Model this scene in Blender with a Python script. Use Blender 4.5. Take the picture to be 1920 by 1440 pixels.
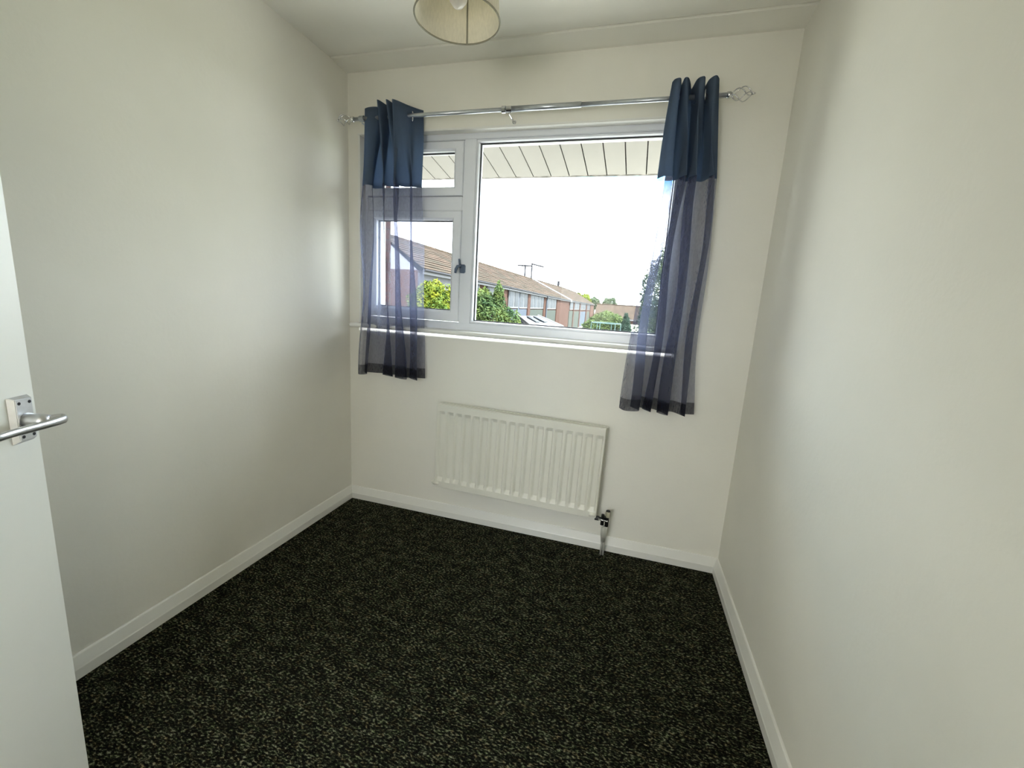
import bpy, bmesh, math, random
from mathutils import Vector, Matrix
for o in list(bpy.data.objects): bpy.data.objects.remove(o)
C = bpy.context.scene.collection
random.seed(7)
R_ = math.radians
# ---------------------------------------------------------------- camera, sky, light, exposure
cam_d = bpy.data.cameras.new('camera'); cam = bpy.data.objects.new('camera', cam_d); C.objects.link(cam)
cam_d.sensor_width = 36.0; cam_d.lens = 810.5/1920*36; cam_d.clip_start = .02; cam_d.clip_end = 600
RM = Matrix(((0.95663, -0.10938, 0.26999), (0.28510, 0.16123, -0.94484), (0.05981, 0.98084, 0.18542)))
M4 = RM.to_4x4(); M4.translation = Vector((1.6266, -2.1732, 1.2574)); cam.matrix_world = M4
bpy.context.scene.camera = cam
sc = bpy.context.scene
sc.view_settings.view_transform = 'Standard'; sc.view_settings.look = 'None'
sc.view_settings.exposure = 0.08; sc.view_settings.gamma = 1; sc.view_settings.use_curve_mapping = False
W = bpy.data.worlds.new('sky'); sc.world = W; W.use_nodes = True
wn, wl = W.node_tree.nodes, W.node_tree.links
SKY = 10.5
bg = wn['Background']; bg.inputs['Strength'].default_value = SKY
tc = wn.new('ShaderNodeTexCoord'); nz = wn.new('ShaderNodeTexNoise'); nz.inputs['Scale'].default_value = 3.2; nz.inputs['Detail'].default_value = 5
mp = wn.new('ShaderNodeMapping'); mp.inputs['Scale'].default_value = (1, 1, 2.6); mp.inputs['Location'].default_value = (.35, .1, .2)
cr = wn.new('ShaderNodeValToRGB'); cr.color_ramp.elements[0].position = .34; cr.color_ramp.elements[0].color = (.19, .5, .8, 1)
cr.color_ramp.elements[1].position = .42; cr.color_ramp.elements[1].color = (.93, .985, 1.04, 1)
wl.new(tc.outputs['Generated'], mp.inputs['Vector']); wl.new(mp.outputs[0], nz.inputs['Vector'])
wl.new(nz.outputs['Fac'], cr.inputs['Fac']); wl.new(cr.outputs[0], bg.inputs['Color'])

sd = bpy.data.lights.new('sun', 'SUN'); sd.energy = 22; sd.angle = R_(2); sd.color = (1, .96, .88)
so_ = bpy.data.objects.new('sun', sd); C.objects.link(so_); so_.location = (20, -12, 30)
so_.rotation_euler = Vector((.75, -.45, 1.15)).to_track_quat('Z', 'Y').to_euler()

# ---------------------------------------------------------------- material helpers
def mat(name, col, rough=.6, metal=0., noise=0., nscale=40, bump=0., bscale=200, col2=None, spec=.5, stretch=None):
    m = bpy.data.materials.new(name); m.use_nodes = True
    n, l = m.node_tree.nodes, m.node_tree.links
    b = n['Principled BSDF']; b.inputs['Base Color'].default_value = (*col, 1)
    b.inputs['Roughness'].default_value = rough; b.inputs['Metallic'].default_value = metal
    b.inputs['Specular IOR Level'].default_value = spec
    t = n.new('ShaderNodeTexCoord'); v = t.outputs['Object']
    if stretch:
        q = n.new('ShaderNodeMapping'); q.inputs['Scale'].default_value = stretch; l.new(v, q.inputs[0]); v = q.outputs[0]
    if noise or col2:
        z = n.new('ShaderNodeTexNoise'); z.inputs['Scale'].default_value = nscale; z.inputs['Detail'].default_value = 4
        l.new(v, z.inputs['Vector'])
        r = n.new('ShaderNodeValToRGB'); r.color_ramp.elements[0].position = .35; r.color_ramp.elements[1].position = .65
        c2 = col2 or tuple(min(1, c*(1-noise)) for c in col)
        r.color_ramp.elements[0].color = (*c2, 1); r.color_ramp.elements[1].color = (*col, 1)
        l.new(z.outputs['Fac'], r.inputs[0]); l.new(r.outputs[0], b.inputs['Base Color'])
    if bump:
        z2 = n.new('ShaderNodeTexNoise'); z2.inputs['Scale'].default_value = bscale; z2.inputs['Detail'].default_value = 3
        l.new(v, z2.inputs['Vector']); bp = n.new('ShaderNodeBump'); bp.inputs['Strength'].default_value = bump
        bp.inputs['Distance'].default_value = .004; l.new(z2.outputs['Fac'], bp.inputs['Height']); l.new(bp.outputs[0], b.inputs['Normal'])
    return m
wall_m = mat('painted_plaster', (.89, .865, .775), .8, spec=.15, noise=.03, nscale=3, bump=.12, bscale=60)
ceil_m = mat('ceiling_paint', (.93, .905, .81), .9, spec=.1, noise=.03, nscale=3, bump=.1, bscale=70)
white_gloss = mat('gloss_paint', (.86, .85, .79), .3, bump=.05, bscale=30)
upvc = mat('white_plastic_frame', (.84, .86, .9), .22, noise=.02, nscale=8)
gasket = mat('black_gasket', (.02, .02, .025), .6, noise=.2)
door_m = mat('door_paint', (.92, .92, .86), .35, noise=.02, nscale=4, bump=.04, bscale=50)
alu = mat('satin_aluminium', (.64, .65, .67), .36, metal=1, noise=.08, nscale=60)
alu_dark = mat('dark_recess', (.03, .03, .035), .4, metal=.5, noise=.3)
chrome = mat('chrome', (.75, .76, .78), .12, metal=1, noise=.05, nscale=30)
satin = mat('satin_steel_pole', (.55, .58, .62), .33, metal=.9, noise=.1, nscale=30)
rad_m = mat('radiator_enamel', (.82, .80, .70), .28, noise=.02, nscale=6)
valve_m = mat('dark_valve_brass', (.02, .02, .018), .35, metal=.6, noise=.5, nscale=90)
cap_m = mat('cream_plastic_cap', (.5, .47, .34), .4, noise=.2)
pipe_m = mat('white_painted_pipe', (.72, .71, .64), .3, noise=.08, nscale=30)
cord_m = mat('white_cord', (.8, .8, .74), .5, noise=.05)
handle_m = mat('grey_blue_handle', (.13, .17, .24), .35, metal=.3, noise=.1)
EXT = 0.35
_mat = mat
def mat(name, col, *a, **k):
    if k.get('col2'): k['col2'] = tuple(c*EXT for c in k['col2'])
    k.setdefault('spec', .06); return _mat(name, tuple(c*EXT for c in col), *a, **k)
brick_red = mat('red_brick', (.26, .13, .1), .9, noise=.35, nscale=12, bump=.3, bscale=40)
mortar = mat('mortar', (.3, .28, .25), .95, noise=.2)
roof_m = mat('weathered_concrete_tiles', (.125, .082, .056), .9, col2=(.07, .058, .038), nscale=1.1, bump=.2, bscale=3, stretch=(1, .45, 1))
tile_butt_m = mat('shaded_tile_edges', (.045, .032, .026), .95, noise=.4, nscale=2)  # shade under each tile course, painted into the edge colour
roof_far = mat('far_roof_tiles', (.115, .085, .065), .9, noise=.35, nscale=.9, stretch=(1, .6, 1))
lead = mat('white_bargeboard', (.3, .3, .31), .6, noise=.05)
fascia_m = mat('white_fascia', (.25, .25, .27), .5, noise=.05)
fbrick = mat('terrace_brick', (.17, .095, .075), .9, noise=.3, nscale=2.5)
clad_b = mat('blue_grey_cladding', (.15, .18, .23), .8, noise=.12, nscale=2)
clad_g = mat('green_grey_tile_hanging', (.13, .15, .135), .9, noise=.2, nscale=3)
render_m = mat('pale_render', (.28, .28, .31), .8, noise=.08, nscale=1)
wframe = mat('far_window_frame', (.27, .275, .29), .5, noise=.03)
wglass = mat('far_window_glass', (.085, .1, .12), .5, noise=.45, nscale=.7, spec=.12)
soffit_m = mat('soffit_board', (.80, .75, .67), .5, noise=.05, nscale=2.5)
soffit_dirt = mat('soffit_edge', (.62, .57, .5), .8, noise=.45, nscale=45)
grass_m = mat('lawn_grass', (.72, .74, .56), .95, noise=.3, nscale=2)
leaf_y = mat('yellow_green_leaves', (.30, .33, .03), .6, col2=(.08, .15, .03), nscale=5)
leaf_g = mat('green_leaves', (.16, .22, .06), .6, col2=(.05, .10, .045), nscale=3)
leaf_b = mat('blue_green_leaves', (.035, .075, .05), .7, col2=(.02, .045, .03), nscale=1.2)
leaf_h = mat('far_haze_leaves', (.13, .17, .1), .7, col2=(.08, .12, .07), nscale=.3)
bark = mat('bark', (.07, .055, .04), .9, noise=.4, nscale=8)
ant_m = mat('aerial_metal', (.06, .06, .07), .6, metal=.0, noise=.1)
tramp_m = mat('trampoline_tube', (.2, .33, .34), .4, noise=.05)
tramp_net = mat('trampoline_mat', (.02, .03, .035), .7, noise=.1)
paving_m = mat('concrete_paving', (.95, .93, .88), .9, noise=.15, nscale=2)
mat = _mat

def brick_mat():
    m = bpy.data.materials.new('carpet_loop_pile'); m.use_nodes = True
    n, l = m.node_tree.nodes, m.node_tree.links; b = n['Principled BSDF']; b.inputs['Roughness'].default_value = .95
    b.inputs['Specular IOR Level'].default_value = .05
    t = n.new('ShaderNodeTexCoord'); q = n.new('ShaderNodeMapping'); q.inputs['Rotation'].default_value = (0, 0, .28)
    q.inputs['Scale'].default_value = (1, 1.9, 1); l.new(t.outputs['Object'], q.inputs[0])
    a = n.new('ShaderNodeTexNoise'); a.inputs['Scale'].default_value = 95; a.inputs['Detail'].default_value = 2.5; a.inputs['Roughness'].default_value = .6
    l.new(q.outputs[0], a.inputs['Vector'])
    r = n.new('ShaderNodeValToRGB'); e = r.color_ramp.elements
    e[0].position = .46; e[0].color = (.004, .004, .003, 1); e[1].position = .70; e[1].color = (.24, .245, .165, 1)
    k = e.new(.56); k.color = (.030, .033, .020, 1)
    l.new(a.outputs['Fac'], r.inputs[0])
    # tufts of olive and rust yarn
    h = n.new('ShaderNodeTexNoise'); h.inputs['Scale'].default_value = 38; h.inputs['Detail'].default_value = 3; l.new(q.outputs[0], h.inputs['Vector'])
    hr = n.new('ShaderNodeValToRGB'); g = hr.color_ramp.elements
    g[0].position = .38; g[0].color = (1.15, .95, .75, 1); g[1].position = .62; g[1].color = (.92, 1.02, .8, 1); k = g.new(.5); k.color = (1, 1, 1, 1)
    l.new(h.outputs['Fac'], hr.inputs[0])
    w = n.new('ShaderNodeTexNoise'); w.inputs['Scale'].default_value = 16; w.inputs['Detail'].default_value = 3; l.new(q.outputs[0], w.inputs['Vector'])
    wm = n.new('ShaderNodeMapRange'); wm.inputs[1].default_value = .3; wm.inputs[2].default_value = .7; wm.inputs[3].default_value = -.05; wm.inputs[4].default_value = .05; l.new(w.outputs['Fac'], wm.inputs[0])
    wa = n.new('ShaderNodeMath'); wa.operation = 'ADD'; l.new(a.outputs['Fac'], wa.inputs[0]); l.new(wm.outputs[0], wa.inputs[1]); l.new(wa.outputs[0], r.inputs[0])
    mx = n.new('ShaderNodeMix'); mx.data_type = 'RGBA'; mx.blend_type = 'MULTIPLY'; mx.inputs[0].default_value = 1
    l.new(r.outputs[0], mx.inputs[6]); l.new(hr.outputs[0], mx.inputs[7]); l.new(mx.outputs[2], b.inputs['Base Color'])
    bp = n.new('ShaderNodeBump'); bp.inputs['Strength'].default_value = .8; bp.inputs['Distance'].default_value = .006
    l.new(a.outputs['Fac'], bp.inputs['Height']); l.new(bp.outputs[0], b.inputs['Normal'])
    return m
carpet_m = brick_mat()

def glass_mat():
    m = bpy.data.materials.new('window_glass'); m.use_nodes = True; n, l = m.node_tree.nodes, m.node_tree.links
    n.remove(n['Principled BSDF']); o = n['Material Output']
    a = n.new('ShaderNodeBsdfTransparent'); a.inputs[0].default_value = (.96, .98, .975, 1)
    g = n.new('ShaderNodeBsdfGlossy'); g.inputs['Roughness'].default_value = .01
    f = n.new('ShaderNodeFresnel'); f.inputs[0].default_value = 1.12
    x = n.new('ShaderNodeMixShader'); l.new(f.outputs[0], x.inputs[0]); l.new(a.outputs[0], x.inputs[1]); l.new(g.outputs[0], x.inputs[2]); l.new(x.outputs[0], o.inputs[0])
    return m
glass_m = glass_mat()

def cloth(name, col, trans, transl, weave=True):
    """woven voile: open weave lets `trans` straight through; the threads scatter the rest"""
    m = bpy.data.materials.new(name); m.use_nodes = True; n, l = m.node_tree.nodes, m.node_tree.links
    n.remove(n['Principled BSDF']); o = n['Material Output']
    t = n.new('ShaderNodeTexCoord'); z = n.new('ShaderNodeTexNoise'); z.inputs['Scale'].default_value = 60; z.inputs['Detail'].default_value = 4
    q = n.new('ShaderNodeMapping'); q.inputs['Scale'].default_value = (3, 3, 1); l.new(t.outputs['Object'], q.inputs[0]); l.new(q.outputs[0], z.inputs['Vector'])
    d = n.new('ShaderNodeBsdfDiffuse'); tr = n.new('ShaderNodeBsdfTranslucent')
    mixc = n.new('ShaderNodeMix'); mixc.data_type = 'RGBA'; mixc.inputs[6].default_value = (*[c*.8 for c in col], 1); mixc.inputs[7].default_value = (*[c*1.2 for c in col], 1)
    l.new(z.outputs['Fac'], mixc.inputs[0]); l.new(mixc.outputs[2], d.inputs[0])
    tr.inputs[0].default_value = (*[min(1, c*transl) for c in col], 1)
    ad = n.new('ShaderNodeAddShader'); l.new(d.outputs[0], ad.inputs[0]); l.new(tr.outputs[0], ad.inputs[1])
    if trans > 0:
        tp = n.new('ShaderNodeBsdfTransparent'); tp.inputs[0].default_value = (.93, .93, 1, 1)
        mr = n.new('ShaderNodeMapRange'); mr.inputs[1].default_value = .3; mr.inputs[2].default_value = .7
        mr.inputs[3].default_value = trans-.06; mr.inputs[4].default_value = trans+.06; l.new(z.outputs['Fac'], mr.inputs[0])
        # the open area of a weave closes as it turns edge-on
        lw = n.new('ShaderNodeLayerWeight'); lw.inputs[0].default_value = .35
        mm = n.new('ShaderNodeMath'); mm.operation = 'MULTIPLY_ADD'; mm.inputs[1].default_value = -trans*.65; l.new(lw.outputs['Facing'], mm.inputs[0]); l.new(mr.outputs[0], mm.inputs[2])
        mc = n.new('ShaderNodeMath'); mc.operation = 'MAXIMUM'; mc.inputs[1].default_value = .03; l.new(mm.outputs[0], mc.inputs[0])
        x = n.new('ShaderNodeMixShader'); l.new(mc.outputs[0], x.inputs[0]); l.new(ad.outputs[0], x.inputs[1]); l.new(tp.outputs[0], x.inputs[2]); l.new(x.outputs[0], o.inputs[0])
    else: l.new(ad.outputs[0], o.inputs[0])
    return m
band_m = cloth('lined_header_fabric', (.058, .075, .102), 0, 2.6)
sheer_m = cloth('sheer_voile', (.028, .031, .043), .56, 5.0)
hem_m = cloth('folded_hem_voile', (.012, .013, .018), .22, 3)
shade_m = cloth('cream_shade_fabric', (.56, .53, .45), 0, .6)
rim_m = mat('shade_rim_trim', (.27, .25, .18), .6, noise=.1)

# ---------------------------------------------------------------- mesh helpers
def link(name, bm, m, parent=None, smooth=False, bevel=0):
    me = bpy.data.meshes.new(name)
    if bevel:
        bmesh.ops.bevel(bm, geom=[e for e in bm.edges], offset=bevel, segments=2, affect='EDGES', clamp_overlap=True)
    bmesh.ops.recalc_face_normals(bm, faces=bm.faces)
    bm.to_mesh(me); bm.free()
    o = bpy.data.objects.new(name, me); C.objects.link(o)
    if m: me.materials.append(m)
    if smooth:
        for p in me.polygons: p.use_smooth = True
    if parent: o.parent = parent
    return o
def tag(o, label=None, cat=None, group=None, kind=None):
    if label: o['label'] = label
    if cat: o['category'] = cat
    if group: o['group'] = group
    if kind: o['kind'] = kind
    return o
def empty(name, loc=(0, 0, 0)):
    o = bpy.data.objects.new(name, None); o.empty_display_size = .05; C.objects.link(o); o.location = loc; return o
def reparent(o, p):
    """parent keeping the world place (parents here are only translated)"""
    o.parent = p; o.matrix_parent_inverse = Matrix.Translation(p.location).inverted(); return o
def box(bm, x0, x1, y0, y1, z0, z1):
    v = [bm.verts.new((x, y, z)) for x in (x0, x1) for y in (y0, y1) for z in (z0, z1)]
    for f in ((0, 1, 3, 2), (4, 6, 7, 5), (0, 4, 5, 1), (2, 3, 7, 6), (0, 2, 6, 4), (1, 5, 7, 3)): bm.faces.new([v[i] for i in f])
def bx(*a):
    bm = bmesh.new(); box(bm, *a); return bm
def hexa(bm, P8):
    v = [bm.verts.new(p) for p in P8]   # 0-3 bottom ring, 4-7 top ring
    for f in ((0, 3, 2, 1), (4, 5, 6, 7), (0, 1, 5, 4), (1, 2, 6, 5), (2, 3, 7, 6), (3, 0, 4, 7)): bm.faces.new([v[i] for i in f])
def tube(bm, pts, r, seg=12, caps=True):
    pts = [Vector(p) for p in pts]; rs = r if isinstance(r, (list, tuple)) else [r]*len(pts); rings = []
    t0 = (pts[1]-pts[0]).normalized(); up = Vector((0, 0, 1)) if abs(t0.z) < .9 else Vector((1, 0, 0)); nrm = t0.cross(up).normalized()
    for i, p in enumerate(pts):
        t = (pts[min(i+1, len(pts)-1)]-pts[max(i-1, 0)]).normalized()
        nrm = (nrm-t*nrm.dot(t)).normalized(); b = t.cross(nrm)
        rings.append([bm.verts.new(p+(nrm*math.cos(a)+b*math.sin(a))*rs[i]) for a in [2*math.pi*k/seg for k in range(seg)]])
    for A, B in zip(rings, rings[1:]):
        for k in range(seg): bm.faces.new((A[k], A[(k+1) % seg], B[(k+1) % seg], B[k]))
    if caps: bm.faces.new(rings[0][::-1]); bm.faces.new(rings[-1])
def tb(pts, r, seg=12):
    bm = bmesh.new(); tube(bm, pts, r, seg); return bm
def lathe(bm, prof, c=(0, 0, 0), seg=48, close=False):
    rings = [[bm.verts.new((c[0]+r*math.cos(a), c[1]+r*math.sin(a), c[2]+z)) for a in [2*math.pi*k/seg for k in range(seg)]] for r, z in prof]
    prs = list(zip(rings, rings[1:]))
    if close: prs.append((rings[-1], rings[0]))
    for A, B in prs:
        for k in range(seg): bm.faces.new((A[k], A[(k+1) % seg], B[(k+1) % seg], B[k]))
def prism(bm, prof, fixed, a0, a1):
    """sweep a 2-D profile along an axis: fixed='x'|'y' is the sweep axis, prof=(u,z)"""
    A, B = [], []
    for u, z in prof:
        if fixed == 'x': A.append(bm.verts.new((a0, u, z))); B.append(bm.verts.new((a1, u, z)))
        else: A.append(bm.verts.new((u, a0, z))); B.append(bm.verts.new((u, a1, z)))
    n = len(prof)
    for k in range(n): bm.faces.new((A[k], A[(k+1) % n], B[(k+1) % n], B[k]))
    bm.faces.new(A[::-1]); bm.faces.new(B)
def torus(bm, c, R, r, ax=(1, 0, 0), seg=32, s2=10):
    ax = Vector(ax).normalized(); u = ax.orthogonal().normalized(); v = ax.cross(u); rings = []
    for i in range(seg):
        a = 2*math.pi*i/seg; d = u*math.cos(a)+v*math.sin(a)
        rings.append([bm.verts.new(Vector(c)+d*(R+r*math.cos(b))+ax*r*math.sin(b)) for b in [2*math.pi*k/s2 for k in range(s2)]])
    for i in range(seg):
        A, B = rings[i], rings[(i+1) % seg]
        for k in range(s2): bm.faces.new((A[k], A[(k+1) % s2], B[(k+1) % s2], B[k]))

# ---------------------------------------------------------------- room shell
RW, H, YB = 2.119, 2.40, -2.30        # right wall at x=RW (front), back wall y=YB
def lx(y): return -.0156*y             # left wall leans in plan very slightly
def rx(y): return RW-.0259*y
def struct(o): o['kind'] = 'structure'; return o
def quadbox(pts2, z0, z1):
    bm = bmesh.new(); hexa(bm, [(x, y, z0) for x, y in pts2]+[(x, y, z1) for x, y in pts2]); return bm
struct(link('floor', quadbox([(-.12, YB-1.5), (2.35, YB-1.5), (2.35, .02), (-.12, .02)], -.1, 0), carpet_m))
# ceiling with the shallow feathered plaster strip along the window wall
bm = bmesh.new()
prism(bm, [(YB-1.5, H), (-.142, H), (-.136, H+.010), (-.131, H+.010), (-.125, H-.001), (-.02, H-.010), (0.0, H-.010), (0.0, H+.12), (YB-1.5, H+.12)], 'x', -.12, 2.35)
struct(link('ceiling', bm, ceil_m))
struct(link('wall_left', quadbox([(lx(YB)-.12, YB), (lx(YB), YB), (0, 0), (-.12, 0)], 0, H), wall_m))
struct(link('wall_right', quadbox([(rx(YB), YB), (rx(YB)+.12, YB), (RW+.12, 0), (RW, 0)], 0, H), wall_m))
# window wall with its opening
WX0, WX1, WZ0, WZ1 = .062, 1.795, 1.075, 2.094
bm = bmesh.new(); TH = .27
box(bm, -.12, WX0, 0, TH, 0, H+.12); box(bm, WX1, RW+.12, 0, TH, 0, H+.12)
box(bm, WX0, WX1, 0, TH, 0, WZ0-.03); box(bm, WX0, WX1, 0, TH, WZ1, H+.12)
struct(link('wall_front', bm, wall_m))
# back wall with the doorway behind the camera, landing beyond
DX0, DX1, DZ = .765, 1.545, 1.99
bm = bmesh.new()
box(bm, -.12, DX0-.03, YB-.1, YB, 0, H); box(bm, DX1+.03, 2.35, YB-.1, YB, 0, H); box(bm, DX0-.03, DX1+.03, YB-.1, YB, DZ+.03, H)
struct(link('wall_back', bm, wall_m))
bm = bmesh.new(); box(bm, -.12, 0, YB-1.5, YB-.1, 0, H); box(bm, 2.27, 2.35, YB-1.5, YB-.1, 0, H)
box(bm, 0, .5, YB-1.5, YB-1.42, 0, H); box(bm, 1.7, 2.27, YB-1.5, YB-1.42, 0, H); box(bm, .5, 1.7, YB-1.5, YB-1.42, 0, .9); box(bm, .5, 1.7, YB-1.5, YB-1.42, 2.05, H)   # unseen opening added behind the camera to let in fill daylight
struct(link('wall_landing', bm, wall_m))
# door lining
bm = bmesh.new(); box(bm, DX0-.03, DX0, YB-.11, YB+.004, 0, DZ); box(bm, DX1, DX1+.03, YB-.11, YB+.004, 0, DZ); box(bm, DX0-.03, DX1+.03, YB-.11, YB+.004, DZ, DZ+.03)
struct(link('trim_1', bm, white_gloss))
# skirting boards: square lower face with a sloped chamfer on top
def skirt_prof(s): return [(0, 0), (s*.020, 0), (s*.020, .034), (s*.018, .038), (s*.007, .073), (s*.004, .0765), (0, .077)]
bm = bmesh.new(); prism(bm, [(u, z) for u, z in skirt_prof(-1)], 'x', 0, RW); struct(link('baseboard_front', bm, white_gloss))
def side_skirt(name, f, s):
    bm = bmesh.new(); A = [bm.verts.new((f(0)+u, 0, z)) for u, z in skirt_prof(s)]; B = [bm.verts.new((f(YB)+u, YB, z)) for u, z in skirt_prof(s)]
    n = len(A)
    for k in range(n): bm.faces.new((A[k], A[(k+1) % n], B[(k+1) % n], B[k]))
    bm.faces.new(A); bm.faces.new(B[::-1]); struct(link(name, bm, white_gloss))
side_skirt('baseboard_left', lx, 1); side_skirt('baseboard_right', rx, -1)
bm = bmesh.new(); prism(bm, [(YB-u, z) for u, z in skirt_prof(-1)], 'x', 0, DX0-.03); struct(link('baseboard_back', bm, white_gloss))

# ---------------------------------------------------------------- window
win = empty('window_1', (.93, .05, WZ0)); struct(win)
def wp(name, bm, m, **k): return reparent(link(name, bm, m, **k), win)
FY0, FY1 = .05, .12
def frame_ring(x0, x1, z0, z1, w, y0, y1, bev=.004):
    """mitred frame: w=(left,right,bottom,top) widths, rounded inner lip"""
    bm = bmesh.new(); l, r, b, t = w
    O = [(x0, z0), (x1, z0), (x1, z1), (x0, z1)]; I = [(x0+l, z0+b), (x1-r, z0+b), (x1-r, z1-t), (x0+l, z1-t)]
    M = [(o[0]*.22+i[0]*.78, o[1]*.22+i[1]*.78) for o, i in zip(O, I)]
    loops = [[bm.verts.new((x, y, z)) for x, z in L] for L, y in ((O, y1), (O, y0+bev), (O, y0+bev), (M, y0), (I, y0+.012), (I, y1))]
    ins = .003
    for k, v in enumerate(loops[2]):
        v.co = Vector((O[k][0]+(ins if k in (0, 3) else -ins), y0, O[k][1]+(ins if k < 2 else -ins)))
    for A, B in zip(loops, loops[1:]+loops[:1]):
        for k in range(4): bm.faces.new((A[k], A[(k+1) % 4], B[(k+1) % 4], B[k]))
    return bm
# outer frame + mullion + transom
bm = bmesh.new()
box(bm, WX0, .092, FY0, FY1, WZ0, WZ1+.02); box(bm, 1.715, WX1, FY0, FY1, WZ0, WZ1+.02)
box(bm, .092, 1.715, FY0, FY1, 2.06, WZ1+.02); box(bm, .092, 1.715, FY0, FY1, WZ0, 1.13)
box(bm, .661, .728, FY0, FY1, 1.13, 2.06); box(bm, .092, .661, FY0, FY1, 1.715, 1.785)
wp('frame', bm, upvc, bevel=.003)
wp('head_bead', bx(WX0, WX1, -.004, .05, WZ1-.006, WZ1+.004), white_gloss, bevel=.002)
bead = frame_ring(.728, 1.715, 1.13, 2.06, (.014, .014, .014, .014), FY0+.004, FY1-.01); wp('glazing_bead', bead, upvc)
case = wp('casement', frame_ring(.092, .661, 1.135, 1.712, (.052, .052, .058, .045), FY0-.012, FY1-.01), upvc)
fan = wp('fanlight', frame_ring(.092, .661, 1.788, 2.052, (.052, .052, .045, .045), FY0-.012, FY1-.01), upvc)
def gk(x0, x1, z0, z1, par):
    t = .006; bm = bmesh.new(); y0, y1 = .074, .084
    box(bm, x0, x0+t, y0, y1, z0, z1); box(bm, x1-t, x1, y0, y1, z0, z1); box(bm, x0+t, x1-t, y0, y1, z0, z0+t); box(bm, x0+t, x1-t, y0, y1, z1-t, z1)
    g = link('gasket', bm, gasket); g.parent = par; g.matrix_parent_inverse = par.matrix_world.inverted() if False else Matrix.Identity(4)
    p = link('pane', bx(x0+.001, x1-.001, .077, .081, z0+.001, z1-.001), glass_m); p.parent = par
    return g, p
# casement / fanlight already carry world-coordinate meshes, so children need no inverse beyond identity
gk(.143, .610, 1.192, 1.668, case); gk(.143, .610, 1.832, 2.008, fan)
for o in gk(.741, 1.702, 1.143, 2.047, win): o.matrix_parent_inverse = Matrix.Translation(win.location).inverted()
# handle: back block on the casement stile with a cranked lever
bm = bmesh.new(); box(bm, .664, .694, FY0-.016, FY0, 1.395, 1.44)
hb = wp('handle_block', bm, handle_m, bevel=.004)
bm = bmesh.new(); tube(bm, [(.672, .03, 1.43), (.662, .014, 1.428), (.655, .010, 1.412), (.652, .010, 1.392)], [.007, .008, .008, .006], 10); tube(bm, [(.668, .034, 1.425), (.662, .03, 1.468)], [.007, .005], 8)
hl = link('window_handle', bm, handle_m, smooth=True); hl.parent = hb
# sill board with bull nose and horns
bm = bmesh.new()
prof = [(.06, 1.066), (.06, 1.091), (-.03, 1.089)]+[(-.038-.012*math.sin(a), 1.0775+.0115*math.cos(a)) for a in [k*math.pi/8 for k in range(9)]]+[(-.03, 1.066)]
prism(bm, prof, 'x', .034, 1.805); wp('window_sill', bm, white_gloss)
# timber stop down the left reveal
wp('reveal_liner', bx(WX0-.001, WX0+.012, .0, .05, 1.092, WZ1), white_gloss)

# ---------------------------------------------------------------- curtain pole
PY, PZ = -.088, 2.130
pole = empty('curtain_pole', (1.0, PY, PZ)); tag(pole, 'thin extendable metal curtain pole above the window', 'curtain pole')
def pp(name, bm, m, **k): return reparent(link(name, bm, m, **k), pole)
pp('inner_tube', tb([(.10, PY, PZ), (.92, PY, PZ)], .0095, 16), satin, smooth=True)
pp('outer_tube', tb([(.92, PY, PZ), (1.27, PY, PZ)], .0125, 16), satin, smooth=True)
pp('inner_tube', tb([(1.27, PY, PZ), (1.86, PY, PZ)], .0095, 16), satin, smooth=True)
pp('collar', tb([(.903, PY, PZ), (.921, PY, PZ)], .016, 16), chrome, smooth=False)
for xb in (.938, .15, 1.80):
    bm = bmesh.new(); tube(bm, [(xb, -.002, PZ-.022), (xb, -.05, PZ-.022), (xb, PY, PZ-.020), (xb, PY, PZ-.012)], .0035, 8)
    tube(bm, [(xb-.012, PY, PZ), (xb+.012, PY, PZ)], .0145, 14)
    tube(bm, [(xb, -.0005, PZ-.022), (xb, -.004, PZ-.022)], .010, 16); pp('bracket', bm, satin if xb != .938 else chrome, smooth=False)
for s, x0 in ((1, 1.872), (-1, .088)):
    bm = bmesh.new()
    tube(bm, [(x0-s*.014, PY, PZ), (x0, PY, PZ), (x0+s*.004, PY, PZ)], [.013, .013, .008], 14)
    for k in range(4):                                 # twisted cage of four wires
        pts = []
        for i in range(13):
            t = i/12; a = k*math.pi/2+t*math.pi*.9; rr = .028*math.sin(math.pi*t)**.8
            pts.append((x0+s*(.002+.078*t), PY+rr*math.cos(a), PZ+rr*math.sin(a)))
        tube(bm, pts, .0022, 6)
    tube(bm, [(x0+s*.078, PY, PZ), (x0+s*.09, PY, PZ)], [.006, .003], 8)
    pp('finial', bm, chrome, smooth=True)

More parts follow.
